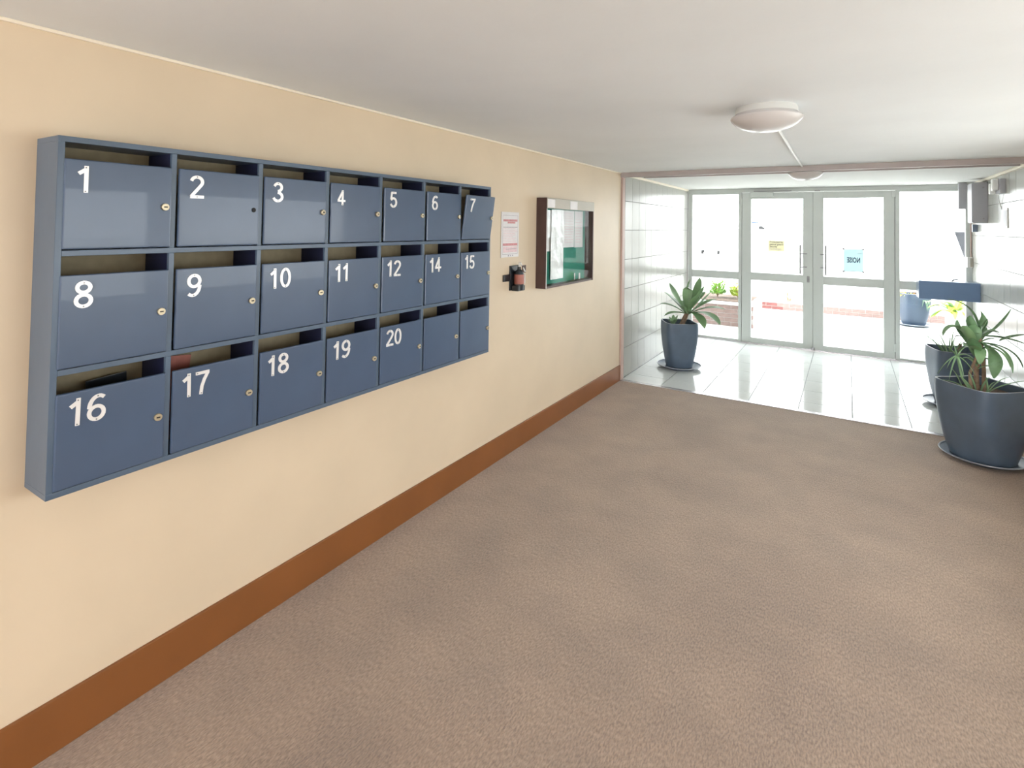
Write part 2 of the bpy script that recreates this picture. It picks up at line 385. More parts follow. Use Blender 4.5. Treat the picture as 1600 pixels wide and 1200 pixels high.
# ------------------------------------------------------------------ ceiling lights and conduit
def oyster(name, label, x, y, r):
    t = thing(name, label, 'ceiling light', (x, y, H), 'round oyster ceiling lights')
    MB().lathe([(r*.83, .0), (r*.86, -.012), (r*.86, -.032), (r*.80, -.036)]).build('lamp_base', m_lampb, t, smooth=True)
    MB().lathe([(r*.84, -.030), (r*.90, -.040), (r*.99, -.050), (r*1.0, -.056), (r*.97, -.066), (r*.86, -.086), (r*.66, -.105), (r*.4, -.118), (r*.15, -.123), (.001, -.124)], k=56).build('diffuser', m_lamp, t, smooth=True)
    return t
oyster('ceiling_light', 'round white oyster ceiling light over the carpet, larger in view', 1.85, 2.98, .168)
oyster('ceiling_light', 'round white oyster ceiling light over the tiled entry, behind the beam', 1.84, 6.10, .155)
cd = MB(); cd.tube([(1.846, 3.11, H-.008), (1.825, 5.86, H-.008)], .009, 8)
tag(cd.build('conduit', m_lampb, smooth=True), 'thin white surface conduit running from the ceiling light to the beam', 'conduit')

# ------------------------------------------------------------------ mailbox cabinet
D = .168; Y0 = .6593; CW = .3345; ZT = 1.989; ZB = .8896; Z1 = 1.6288; Z2 = 1.265; TH = .018
cab = thing('mailbox_cabinet', 'slate blue wall-mounted bank of twenty-one numbered mailboxes', 'mailboxes', (0, Y0, ZB))
def cbox(name, b, m, parent=cab, bevel=.0015):
    return box(name, (b[0], b[1], b[2]-Y0, b[3]-Y0, b[4]-ZB, b[5]-ZB), m, parent, bevel)
YE = Y0+7*CW
cbox('top_panel', (.001, D, Y0, YE, ZT-TH, ZT), m_bluef)
cbox('bottom_panel', (.001, D, Y0, YE, ZB, ZB+TH), m_bluef)
cbox('side_panel', (.001, D, Y0, Y0+TH, ZB+TH, ZT-TH), m_bluef)
cbox('side_panel', (.001, D, YE-TH, YE, ZB+TH, ZT-TH), m_bluef)
for z in (Z1, Z2): cbox('shelf', (.001, D, Y0+TH, YE-TH, z-TH/2, z+TH/2), m_bluef)
lev = [(ZB+TH, Z2-TH/2), (Z2+TH/2, Z1-TH/2), (Z1+TH/2, ZT-TH)]
for k in range(1, 7):
    for a, b in lev:
        y = Y0+k*CW
        cbox('divider', (.001, D-.001, y-TH/2, y+TH/2, a, b), m_bluef)
        cbox('cell_shade_liner', (.002, D-.012, y-TH/2-.0012, y-TH/2-.0002, a+.001, b-.001), m_cellshade, bevel=0)  # dark sheet on the divider for the shade in the cell
for a, b in lev: cbox('cell_shade_liner', (.002, D-.012, YE-TH-.0012, YE-TH-.0002, a+.001, b-.001), m_cellshade, bevel=0)

cbox('wall_shade_panel', (.0005, .004, Y0+TH, YE-TH, ZB+TH, ZT-TH), mat('khaki_wall_shade', (.30, .25, .16), .8, noise=(30, .08)), bevel=0)  # added panel: cream wall behind the cells, its shade put into the colour

def arc(cx, cz, rx, rz, a0, a1, n=14):
    return [(cx+rx*math.cos(math.radians(a0+(a1-a0)*i/n)), cz+rz*math.sin(math.radians(a0+(a1-a0)*i/n))) for i in range(n+1)]
T = .132; h = T/2
DIG = {
 '0': (.60, [arc(.30, .5, .30-h, .5-h, 90, 450, 28)], [(.30, 1-h), (.30, h)]),
 '1': (.38, [[(.30-h, 1.0), (.30-h, 0)], [(.0, .70), (.215, .86)]], [(.215, .93), (.215, .05)]),
 '2': (.60, [arc(.30, .72, .30-h, .28-h, 170, -35, 12)+[(.06, h+.02), (.08, h)], [(.02, h), (.60, h)]], [(.30, 1-h), (.3, h)]),
 '3': (.58, [arc(.28, .745, .27-h, .255-h, 165, -90, 12), arc(.27, .275, .31-h, .275-h, 90, -165, 14)], [(.28, 1-h), (.28, h)]),
 '4': (.62, [[(.40, 1.0), (.40, 0)], [(.40, .93), (.06, .33)], [(.0, .29), (.62, .29)]], [(.40, .93), (.40, .05)]),
 '5': (.60, [[(.54, 1-h), (.12, 1-h)], [(.15, 1-h+.02), (.09, .52)], arc(.29, .33, .31-h, .33-h, 145, -160, 16)], [(.3, 1-h), (.29, h)]),
 '6': (.60, [arc(.30, .31, .30-h, .31-h, 0, 360, 22), arc(.36, .5, .36-h, .5-h, 180, 55, 12)], [(.32, 1-h), (.3, h)]),
 '7': (.58, [[(.0, 1-h), (.58, 1-h)], [(.52, 1-h-.02), (.36, .62), (.26, .34), (.22, 0)]], [(.06, 1-h), (.23, .06)]),
 '8': (.60, [arc(.30, .765, .27-h, .25-h, 0, 360, 20), arc(.30, .28, .30-h, .28-h, 0, 360, 22)], [(.30, 1-h), (.30, h)]),
 '9': (.60, [arc(.30, .69, .30-h, .31-h, 0, 360, 22), arc(.24, .5, .36-h, .5-h, 0, -125, 12)], [(.30, 1-h), (.28, h)]),
}
def digit_mesh(ch):
    wd, strokes, screws = DIG[ch]; mb = MB(); th = .0035; hh = .084
    for si, st in enumerate(strokes):
        closed = len(st) > 8 and (Vector(st[0])-Vector(st[-1])).length < 1e-4
        P_ = [Vector(p) for p in (st[:-1] if closed else st)]; n = len(P_); L_, R_ = [], []
        for i in range(n):
            a = P_[(i-1) % n] if closed or i > 0 else P_[i]; b = P_[(i+1) % n] if closed or i < n-1 else P_[i]
            d = (b-a).normalized(); nrm = Vector((-d.y, d.x))
            L_.append(P_[i]+nrm*h); R_.append(P_[i]-nrm*h)
        rings = []
        e = th+si*.0002
        for l, r in zip(L_, R_):
            rings.append([(x_, l.x*hh, l.y*hh) if s else (x_, r.x*hh, r.y*hh) for x_, s in ((0, 1), (e, 1), (e, 0), (0, 0))])
        if closed: rings.append(rings[0]); mb.loops(rings, False, False)
        else: mb.loops(rings)
    for (sx, sz) in screws:
        k = 8; c = [(th+.0012, sx*hh+.0022*math.cos(2*PI*j/k), sz*hh+.0022*math.sin(2*PI*j/k)) for j in range(k)]
        c0 = [(th-.001, p[1], p[2]) for p in c]
        mb.loops([c0, c], mi=1)
    me = mb.mesh('digit', [m_num, m_screw]); return me, wd*hh
DM = {c: digit_mesh(c) for c in '0123456789'}
lm = MB(); lm.lathe([(.0115, 0), (.0125, .003), (.0125, .008), (.0115, .010)], k=20)
lm.box(-.0022, .0022, -.0055, .0055, .0095, .0112, mi=1)
lockm = lm.mesh('lock', [m_brass, m_hole])
hm = MB(); hm.lathe([(.0095, 0), (.0095, .0012)], k=20); holem = hm.mesh('lock_hole', m_hole)
dw = .925*CW; DH = {2: (Z1+TH/2+.003, 1.921), 1: (Z2+TH/2+.002, 1.5615), 0: (ZB+TH+.002, 1.2005)}
names = {2: '1 2 3 4 5 6 7'.split(), 1: '8 9 10 11 12 14 15'.split(), 0: ['16', '17', '18', '19', '20', '', '']}
dth = .014
doorm = {}
for row, (a, b) in DH.items():
    doorm[row] = MB().box(-dth, 0, 0, dw, 0, b-a).mesh('door', m_blue, bevel=.0055, segs=4)
for row in (2, 1, 0):
    a, b = DH[row]
    for k in range(7):
        num = names[row][k]
        y = Y0+k*CW+.048*CW
        d = link('door', doorm[row], cab, (D+.005, y-Y0+random.uniform(-.001, .001), a-ZB))
        d['label'] = ('slate blue mailbox door numbered ' + num) if num else ('unnumbered slate blue mailbox door, ' + ('left' if k == 5 else 'right') + ' of two')
        if num == '7': d.rotation_euler.y = math.radians(7.5); d['label'] += ', leaning open'
        if num in ('6', '5'): d.location.y += .006
        z = b-a-.020-.084; yy = .105*CW
        if num == '1': yy = .105*CW
        for ch in num:
            me, wd = DM[ch]
            g = link('digit', me, d, (0.0002, yy, z+random.uniform(-.001, .001))); yy += wd+.0095 if ch != '1' else wd+.012
            g.rotation_euler.x = random.uniform(-.02, .02)
            if num == '4': g.scale = (1, .84, .84)
        lz = (b-a)*.50; ly = .857*CW
        if num == '2': l = link('lock_hole', holem, d, (.0002, ly, lz))
        else: l = link('lock', lockm, d, (0, ly, lz))
        l.rotation_euler = (random.uniform(-.3, .3), PI/2, 0)
# things left in the boxes
def mail(name, label, cat, y, z, rot, dims, m):
    o = box(name, (0, dims[0], 0, dims[1], 0, dims[2]), m, None, .001, (.012, y, z)); o.rotation_euler = rot
    tag(o, label, cat)
mail('newspaper', 'rolled newspaper lying in the slot of mailbox 4', 'newspaper', Y0+3*CW+.10, Z1+TH/2+.26, (math.radians(-2), 0, 0), (.13, .17, .022), m_card)
mail('envelope', 'dark envelope standing in the slot of mailbox 16', 'mail', Y0+.16, ZB+TH+.001, (math.radians(4), math.radians(4), 0), (.006, .12, .285), m_black)
mail('magazine', 'reddish magazine standing in the slot of mailbox 17', 'magazine', Y0+CW+.035, ZB+TH+.001, (math.radians(-6), math.radians(3), 0), (.008, .08, .318), m_red)
mail('envelope', 'pale envelope poking up behind the open door of mailbox 7', 'mail', Y0+6*CW+.014, Z1+TH/2+.001, (0, math.radians(22), 0), (.004, .06, .280), m_card)

# ------------------------------------------------------------------ poster, sanitiser, notice board
ps = thing('poster', 'white laminated poster with faded red print beside the mailboxes', 'poster', (0, 3.514, 1.663))
box('sheet', (.001, .004, -.128, .126, -.172, .172), m_paper, ps)
pb = MB(); pr_ = MB(); pp = MB()
for z in (.146, -.150): pb.box(.004, .0045, -.108, .108, z, z+.0025)
for y in (-.108, .106): pb.box(.004, .0045, y, y+.002, -.148, .146)
pb.build('printed_border', m_ink, ps)
pr_.box(.004, .0046, -.10, .10, .100, .116).box(.004, .0046, -.04, .07, .085, .098).box(.004, .0046, -.104, .104, -.085, -.066)
pr_.build('printed_heading', m_inkr, ps)['kind'] = 'stuff'
for i in range(9): pp.box(.004, .0046, -.10, random.uniform(.03, .10), .045-.0125*i, .049-.0125*i)
pp.box(.004, .0046, -.10, .10, -.135, -.092)
pp.build('printed_text', m_inkp, ps)
pg_ = MB()
for i in range(3): pg_.box(.0046, .0052, -.03+i*.03, -.018+i*.03, -.165, -.155)
pg_.box(.0046, .005, -.10, .10, .054, .059).box(.0046, .005, -.06, .09, -.112, -.108)
pg_.build('printed_marks', m_ink, ps)['kind'] = 'stuff'

sd = thing('sanitiser_dispenser', 'black wall-mounted hand sanitiser holder with a red-labelled bottle', 'dispenser', (0, 3.575, 1.33))
box('back_plate', (0, .012, -.065, .06, -.095, .095), m_black, sd, .004)
box('side_lug', (0, .010, -.155, -.06, -.022, .030), m_black, sd, .003)
box('holder', (.012, .075, -.05, .055, -.098, -.055), m_black, sd, .008)
MB().lathe([(.036, -.09), (.038, -.08), (.038, .03), (.030, .055), (.014, .065), (.014, .085)], c=(.048, .005, 0), k=24).build('bottle', m_black, sd, smooth=True)
MB().lathe([(.0388, -.045), (.0388, .028)], c=(.048, .005, 0), k=24, cap0=False, cap1=False).build('bottle_label', m_red, sd, smooth=True)['label'] = 'muted red bottle label'
box('front_flap', (.074, .080, .000, .055, .040, .098), m_wood, sd, .002)
pmp = MB(); pmp.tube([(.048, .005, .083), (.048, .005, .118), (.06, .012, .12)], .006, 8); pmp.tube([(.062, .0, .115), (.088, .03, .048)], .006, 8)
pmp.build('pump', m_white, sd, smooth=True)['label'] = 'white pump nozzle'
box('bottle_edge', (.080, .0865, .030, .036, -.045, .035), m_white, sd, .002)

by0, by1, bz0, bz1, bd = 3.925, 4.895, 1.215, 1.968, .096
nb = thing('notice_board', 'dark brown glazed notice board with green baize and pinned papers', 'notice board', (0, by0, bz0))
BW, BH = by1-by0, bz1-bz0
box('frame_side', (0, bd, 0, .018, 0, BH), m_wood, nb, .002); box('frame_side', (0, bd, BW-.018, BW, 0, BH), m_wood, nb, .002)
box('frame_top', (0, bd-.004, .018, BW-.018, BH-.018, BH), m_wood, nb, .002); box('frame_bottom', (0, bd-.004, .018, BW-.018, 0, .018), m_wood, nb, .002)
box('baize_panel', (.001, .012, .018, BW-.018, .018, BH-.018), m_green, nb)
box('header_strip', (bd-.004, bd+.004, .005, BW, BH-.088, BH-.002), m_head, nb, .001)
box('header_sticker', (bd+.004, bd+.0055, .008, .14, BH-.08, BH-.012), m_paper, nb)
box('header_sticker', (bd+.004, bd+.0055, .435, .585, BH-.085, BH-.012), m_paper, nb)
box('edge_strip', (bd-.002, bd+.002, .002, .008, .004, BH-.09), m_white, nb)
box('front_glass', (bd-.010, bd-.006, .018, BW-.018, .018, BH-.085), m_acryl, nb)
def paper(label, y0, y1, z0, z1, m, x=.014, lines=0):
    o = thing('paper', label, 'paper', (x, by0+(y0+y1)/2, bz0+(z0+z1)/2), 'papers pinned in the notice board')
    hw, hz = (y1-y0)/2, (z1-z0)/2
    rings = []
    for i in range(7):
        y = -hw+2*hw*i/6; b_ = .0025*math.sin(i*2.1+y0*9)
        rings.append([(b_, y, -hz), (b_+.0012, y, -hz), (b_+.0012, y, hz), (b_, y, hz)])
    MB().loops(rings).build('sheet', m, o, smooth=True)
    if lines:
        l = MB()
        for i in range(lines):
            z = hz-.03-i*(2*hz-.05)/lines
            l.box(.0042, .0048, -hw+.02, hw-.02-random.random()*.04, z, z+.005)
        l.build('printed_text', m_inkp, o)
paper('creased white sheet at the left of the notice board', .030, .240, .300, .655, m_sleeve, .018)
paper('long narrow plastic-sleeved sheet hanging lowest on the notice board', .205, .445, .055, .42, m_sleeve, .028)
paper('glossy sleeved sheet above the long hanging one', .225, .470, .34, .662, m_sleeve, .021, 0)
paper('printed sheet third from the left on the notice board', .465, .695, .325, .662, m_paper, .018, 12)
paper('printed sheet at the right of the notice board', .70, .885, .32, .662, m_paper, .0175, 11)
for y, z, s_ in ((.80, .045, .03), (.70, .05, .016)):
    tag(box('paper_scrap', (.020, .024, by0+y, by0+y+s_, bz0+.019, bz0+z+.03), m_paper, None, .001), 'tiny torn paper scrap on the notice board ledge, ' + ('larger' if s_ > .02 else 'smaller'), 'paper')

# ------------------------------------------------------------------ fixtures on the right tiled wall
eq = thing('exit_light_box', 'grey hanging box light nearest the glass doors at ceiling', 'light box', (W-.1, 8.62, 2.02))
box('housing', (-.075, .005, -.03, .03, .0, .325), m_wgrey, eq, .004)
box('side_panel', (.005, .062, -.02, .02, .0, .325), m_alu, eq, .004)
eb = thing('wall_cabinet_box', 'tall grey metal box mounted high on the right tiled wall', 'box', (W, 8.1, 1.84))
box('housing', (-.135, 0, -.14, .14, 0, .46), m_wgrey, eb, .006)
box('front_cover', (-.143, -.135, -.13, .13, .01, .45), m_wgrey, eb, .003)
MB().lathe([(.010, 0), (.010, .010)], k=12).build('cover_screw', m_alud, eb, loc=(-.045, -.141, .40)).rotation_euler.x = PI/2
MB().lathe([(.010, 0), (.010, .010)], k=12).build('cover_screw', m_alud, eb, loc=(-.045, -.141, .05)).rotation_euler.x = PI/2
em = thing('emergency_spotlight', 'cream twin-lens emergency light on the right wall under ceiling', 'emergency light', (W, 7.25, 2.13))
box('housing', (-.05, 0, -.11, .11, 0, .145), m_wgrey, em, .006)
box('lamp_head', (-.10, -.05, -.06, .02, .03, .15), m_white, em, .012)
box('lamp_head', (-.10, -.05, .06, .12, .0, .11), m_white, em, .012)
MB().tube([(-.03, .06, 0), (-.02, .10, -.07), (-.006, .06, -.16)], .004, 6).build('cable', m_white, em, smooth=True)
tr = thing('wall_notice', 'small pale framed notice on the right tiled wall', 'notice', (W, 7.14, 1.88))
box('frame', (-.014, -.007, -.085, .085, -.10, .10), m_white, tr, .002)
box('sheet', (-.016, -.014, -.065, .065, -.08, .08), m_wgrey, tr)
tn = thing('wall_notice', 'faint pale notice on the left tiled wall', 'notice', (0, 7.28, 1.84))
box('sheet', (.0065, .008, -.10, .10, -.135, .12), m_white, tn)
box('printed_text', (.008, .0085, -.07, .07, -.09, .08), m_paper, tn)
kp = thing('keypad', 'cream keypad on the right door frame', 'keypad', (W-.035, 8.84, 1.29))
box('housing', (-.03, .028, -.03, .03, 0, .13), m_white, kp, .006)
box('side_cover', (.0, .030, -.038, -.03, .01, .12), m_head, kp, .002)
ks = thing('sensor_block', 'small dark blue sensor block below the grey wall box', 'sensor', (W, 8.55, 1.74))
box('housing', (-.055, -.004, -.03, .03, 0, .09), m_pot, ks, .004)
tag(MB().tube([(W-.02, 8.86, 2.28), (W-.02, 8.86, 1.42)], .008, 8).build('door_cable', m_pink, smooth=True), 'thin vertical cable beside the right-hand sidelight', 'cable')
# steel-blue shelf projecting from the right wall in front of the sidelight
sh = thing('wall_shelf', 'slate blue boxed shelf projecting from the right tiled wall', 'shelf', (W-.006, 8.38, .905))
box('front_board', (-.585, 0, 0, .02, 0, .222), mat('steel_blue_board', (.15, .24, .41), .45, noise=(5, .05)), sh, .003)
box('side_board', (-.585, -.565, .02, .30, 0, .222), m_pot, sh, .003)
box('top_board', (-.565, 0, .02, .30, .202, .222), m_pot, sh, .002)
tag(MB().tube([(3.27, 8.42, 1.135), (3.29, 8.43, 1.155), (3.33, 8.44, 1.165)], .008, 6).build('door_wedge', m_black, smooth=True), 'small dark wedge lying on top of the blue shelf', 'wedge')

# ------------------------------------------------------------------ potted plants
def squircle(cx, cy, a, n, rot, z, k=56, dip=0):
    out = []
    for j in range(k):
        t = 2*PI*j/k; c, s = math.cos(t), math.sin(t)
        rr = (abs(c)**n+abs(s)**n)**(-1.0/n)
        x, y = a*rr*c, a*rr*s
        corner = (rr-1)/(2**(.5-1.0/n)*1.0) if n > 2 else 0
        out.append((cx+x*math.cos(rot)-y*math.sin(rot), cy+x*math.sin(rot)+y*math.cos(rot), z-dip*(1-min(1, max(0, (rr-1)/.25)))))
    return out
def pot(t, rot, hw=.20, hh=.565, br=.155, mp=m_pot):
    rings = []
    N = 12
    for i in range(N+1):
        q = i/N; z = .022+(hh-.022)*q
        a = br+(hw-br)*math.sin(min(1, q*1.05)*PI/2)**.85
        if q > .8: a -= .006*((q-.8)/.2)**2
        n = 2.1+5.5*q**1.1
        rings.append(squircle(0, 0, a, n, rot, z, dip=.004*q**6))
    top = rings[-1]
    rim = [squircle(0, 0, hw-.008, 7.5, rot, hh+.004, dip=.004), squircle(0, 0, hw-.018, 7.5, rot, hh+.001, dip=.004)]
    inner = [squircle(0, 0, hw-.020, 7, rot, hh-.03), squircle(0, 0, hw-.024, 5.5, rot, hh-.085)]
    MB().loops(rings, True, False).loops([rim[-1]]+inner, False, True).build('planter_body', mp, t, smooth=True)
    MB().loops([top]+rim, False, False).build('rim', m_rim, t, smooth=True)['label'] = 'worn pale rim'
    so = [squircle(0, 0, hw-.028, 5, rot, hh-.10), squircle(0, 0, hw-.026, 5, rot, hh-.062), squircle(0, 0, .05, 2, rot, hh-.045)]
    MB().loops(so).build('soil', m_soil, t, smooth=True)
def saucer(t, r):
    MB().lathe([(r*.70, 0), (r*.72, .004), (r*.97, .034), (r*.955, .034), (r*.72, .016), (.001, .015)], k=56).build('saucer', m_pot, t, smooth=True)
    MB().lathe([(r*.955, .033), (r*.975, .033), (r, .040), (r*.99, .044), (r*.965, .043), (r*.955, .033)], k=56, cap0=False, cap1=False).build('saucer_rim', m_rim, t, smooth=True)

def leaf_mesh(base, tip, width, bend=(0, 0, 0), fold=.25, prof='wide', seg=12):
    base, tip, bend = Vector(base), Vector(tip), Vector(bend)
    mid = (base+tip)/2+bend; rings = []
    L = (tip-base).length
    for i in range(seg+1):
        t = i/seg
        p = base*(1-t)**2+mid*2*t*(1-t)+tip*t*t
        d = ((mid-base)*(1-t)+(tip-mid)*t).normalized()
        side = d.cross(Vector((0, 0, 1)))
        if side.length < .15: side = d.cross(Vector((.35, -.9, 0)))
        side.normalize(); up = side.cross(d).normalized()
        if prof == 'wide': wd = width*(.22+.78*math.sin(PI*min(1, t*1.0)**1.35)) if t < .5 else width*(math.sin(PI*t**1.35))**.8 if t < 1 else 0
        elif prof == 'oval': wd = width*math.sin(PI*(t*.96+.02))**.7
        else: wd = width*(1-t)**.6*(.5+.5*min(1, t*5))
        wd = max(wd, .0006)/2; th = .0012+.003*(1-t)
        rings.append([p-side*wd+up*fold*wd, p-up*th*.2, p+side*wd+up*fold*wd, p+side*wd*.5+up*(fold*wd*.5-th), p-up*th*1.6, p-side*wd*.5+up*(fold*wd*.5-th)])
    return MB().loops(rings)
def leaf(t, m, *a, **k):
    o = leaf_mesh(*a, **k).build('leaf', m, t, smooth=True); return o

# left: agave-like rosette
C1 = (.415, 6.855)
ag = thing('potted_agave', 'green rosette succulent in slate blue pot by the left tiled wall', 'potted plant', (C1[0], C1[1], .003))
pot(ag, math.radians(31), .196, .565, .155); saucer(ag, .265)
def rel(p, c=C1): return (p[0]-c[0], p[1]-c[1], p[2]-.003)
MB().tube([rel((.44, 6.84, .50)), rel((.47, 6.835, .58)), rel((.505, 6.83, .66)), rel((.525, 6.83, .72))], [.030, .030, .027, .020], 12).build('stem', m_bark, ag, smooth=True)
MB().tube([rel((.36, 6.83, .505)), rel((.44, 6.80, .54)), rel((.475, 6.81, .59))], [.012, .014, .014], 8).build('stem', m_bark, ag, smooth=True)
hub = Vector(rel((.52, 6.83, .69)))
T1 = [((.277, 6.90, 1.034), .085, (-.05, 0, .0)), ((.250, 6.78, .927), .08, (-.03, 0, .05)), ((.215, 6.70, .785), .075, (-.02, 0, .08)),
      ((.545, 6.86, 1.105), .085, (-.05, .02, .02)), ((.628, 7.0, 1.12), .085, (.05, 0, .0)), ((.797, 6.85, .978), .09, (.05, 0, .02)),
      ((.82, 7.05, .86), .085, (.03, 0, .06)), ((.975, 6.78, .775), .085, (.02, 0, .10)), ((.946, 6.62, .615), .10, (.06, 0, .12)),
      ((.786, 6.55, .565), .085, (.05, 0, .09)), ((.705, 6.66, .955), .065, (0, -.03, .03)), ((.45, 7.12, .95), .08, (0, .04, .03)),
      ((.66, 7.18, .93), .07, (0, .05, .05)), ((.35, 7.05, .80), .075, (0, .05, .05)), ((.30, 6.60, .66), .07, (0, -.03, .06)),
      ((.50, 6.58, .80), .055, (0, -.03, .05)), ((.74, 6.75, 1.05), .075, (.02, 0, 0))]
for tp, wd, bd_ in T1:
    tp = Vector(rel(tp)); b0 = hub+(tp-hub)*.03+Vector((0, 0, random.uniform(-.03, .02)))
    leaf(ag, m_leaf, b0, tp, wd*1.4, bd_)
small = Vector(rel((.36, 6.78, .52)))
for i in range(7):
    a = i*.9; leaf(ag, m_leafp, small, small+Vector((.07*math.cos(a), .07*math.sin(a), .10+.03*math.sin(i))), .04, (0, 0, .02))

# right back pot
C2 = (3.10, 6.955)
mp_ = thing('planter_pot', 'slate blue square-topped pot behind the nearer right-hand plant', 'potted plant', (C2[0], C2[1], .003))
pot(mp_, math.radians(-75), .20, .565, .155); saucer(mp_, .26)
for i in range(12):
    a = i*.55-1.4; r0 = .13+.08*random.random()
    b = Vector((-.04+.05*math.cos(a), -.03, .53)); leaf(mp_, m_leafp, b, b+Vector((r0*1.2*math.cos(a), r0*math.sin(a), .10+.10*random.random())), .016, (0, 0, .07), prof='grass')
MB().tube([(.03, .0, .50), (.05, .01, .62)], .014, 8).build('stem', m_bark, mp_, smooth=True)

# right front pot with tall mixed foliage
C3 = (3.075, 5.475)
rp = thing('potted_dracaena', 'leafy long-stemmed plant in large slate blue pot on the carpet', 'potted plant', (C3[0], C3[1], .0))
pot(rp, math.radians(-50), .228, .572, .195); saucer(rp, .268)
def R3(x, y, z): return Vector((x-C3[0], y-C3[1], z))
for pts, r in (([R3(3.04, 5.45, .50), R3(3.035, 5.44, .66), R3(3.05, 5.43, .80), R3(3.05, 5.42, .93)], [.020, .016, .013, .010]),
               ([R3(3.08, 5.43, .50), R3(3.078, 5.42, .68), R3(3.07, 5.42, .84), R3(3.05, 5.42, .97)], [.016, .013, .011, .009]),
               ([R3(3.00, 5.40, .50), R3(2.99, 5.38, .66), R3(3.03, 5.38, .80)], [.014, .011, .008])):
    MB().tube(pts, r, 10).build('stem', m_bark, rp, smooth=True)
hb = (3.05, 5.42, .93)
big = [ # base, tip, width, bend, profile, mat
 ((3.05, 5.41, .92), (2.858, 5.38, 1.215), .045, (.10, 0, .13), 'oval', m_leafd),
 ((3.06, 5.42, .96), (3.066, 5.45, 1.13), .055, (.03, 0, 0), 'oval', m_leafd),
 ((3.06, 5.42, .93), (3.25, 5.50, 1.158), .035, (.03, 0, -.03), 'oval', m_leafd),
 ((3.05, 5.40, .93), (3.165, 5.40, .985), .075, (0, 0, .06), 'oval', m_leaf),
 ((3.06, 5.42, .95), (3.30, 5.32, .930), .045, (0, 0, .03), 'oval', m_leafd),
 ((3.20, 5.60, .90), (3.38, 5.70, .95), .050, (0, 0, .01), 'oval', m_leafd),
 ((2.95, 5.38, 1.0), (2.825, 5.35, .930), .075, (-.03, 0, .07), 'oval', m_leaf),
 ((3.00, 5.38, .86), (2.925, 5.45, 1.05), .050, (-.05, 0, .0), 'oval', m_leafd),
 ((3.02, 5.36, .85), (2.945, 5.30, 1.03), .105, (-.02, 0, .02), 'oval', m_leaf),
 ((3.02, 5.36, .90), (3.01, 5.32, 1.04), .10, (-.02, 0, .02), 'oval', m_leafd),
 ((3.04, 5.36, .82), (2.945, 5.28, .88), .10, (0, 0, .04), 'oval', m_leaf),
 ((3.03, 5.38, .78), (2.99, 5.30, .94), .09, (0, 0, .02), 'oval', m_leafd),
 ((3.06, 5.40, .90), (3.115, 5.30, .66), .095, (.07, 0, .05), 'oval', m_leafd),
 ((3.06, 5.42, .90), (3.215, 5.28, .72), .030, (.09, 0, .09), 'oval', m_leafd),
 ((3.06, 5.42, .88), (3.19, 5.22, .77), .020, (.07, 0, .06), 'oval', m_leaf),
 ((3.08, 5.42, .90), (3.32, 5.52, .72), .026, (.07, 0, .08), 'oval', m_leafd),
 ((3.03, 5.40, .93), (2.99, 5.36, 1.10), .075, (-.02, 0, .0), 'oval', m_leafd),
 ((3.02, 5.38, .90), (2.90, 5.40, 1.00), .085, (-.02, 0, .04), 'oval', m_leaf),
 ((3.05, 5.40, .95), (3.10, 5.40, 1.08), .06, (0, 0, .02), 'oval', m_leaf),
 ((3.05, 5.44, .88), (3.12, 5.60, .99), .06, (0, .03, .03), 'oval', m_leafd),
 ((3.03, 5.44, .86), (2.93, 5.58, .90), .06, (0, .03, .06), 'oval', m_leaf),
 ((3.05, 5.40, .86), (3.03, 5.26, .76), .07, (0, -.04, .06), 'oval', m_leaf),
]
for b, tp, wd, bd_, pf, m in big:
    leaf(rp, m, R3(*b), R3(*tp), wd, bd_, prof=pf)
# spider-plant blades round the stems
sp0 = (2.90, 5.28, .80)
for tp in ((2.777, 5.22, .66), (2.83, 5.2, .71), (2.80, 5.3, .86), (2.87, 5.3, .90), (2.97, 5.25, .88), (2.99, 5.22, .80), (3.0, 5.22, .68), (2.84, 5.18, .63), (2.93, 5.2, .66)):
    leaf(rp, m_leafp, R3(*sp0), R3(*tp), .016, (0, 0, .05), prof='grass', seg=9)
MB().tube([R3(2.99, 5.33, .53), R3(2.93, 5.29, .64), R3(2.90, 5.28, .80)], [.008, .007, .006], 8).build('stem', m_leafp, rp, smooth=True)
for b, tp in (((2.99, 5.33, .54), (2.80, 5.30, .60)), ((3.0, 5.33, .54), (2.90, 5.25, .66)), ((3.02, 5.35, .54), (2.96, 5.25, .70)), ((3.05, 5.36, .54), (3.09, 5.28, .67)),
              ((3.08, 5.36, .54), (3.13, 5.33, .63)), ((3.09, 5.36, .54), (3.07, 5.31, .66)), ((3.10, 5.4, .54), (3.22, 5.42, .66)), ((2.95, 5.40, .54), (2.88, 5.42, .68)), ((3.08, 5.37, .53), (3.31, 5.36, .66))):
    leaf(rp, m_leafp, R3(*b), R3(*tp), .018, (0, 0, .04), prof='grass', seg=9)
for i in range(16):
    a = i*2.4; leaf(rp, random.choice([m_leafd, m_leaf, m_leafp]), R3(3.04, 5.41, .70+.014*i), R3(3.04+.10*math.cos(a), 5.41+.09*math.sin(a), .72+.016*i+.03*math.sin(i)), .03, (0, 0, .03), prof='oval', seg=7)

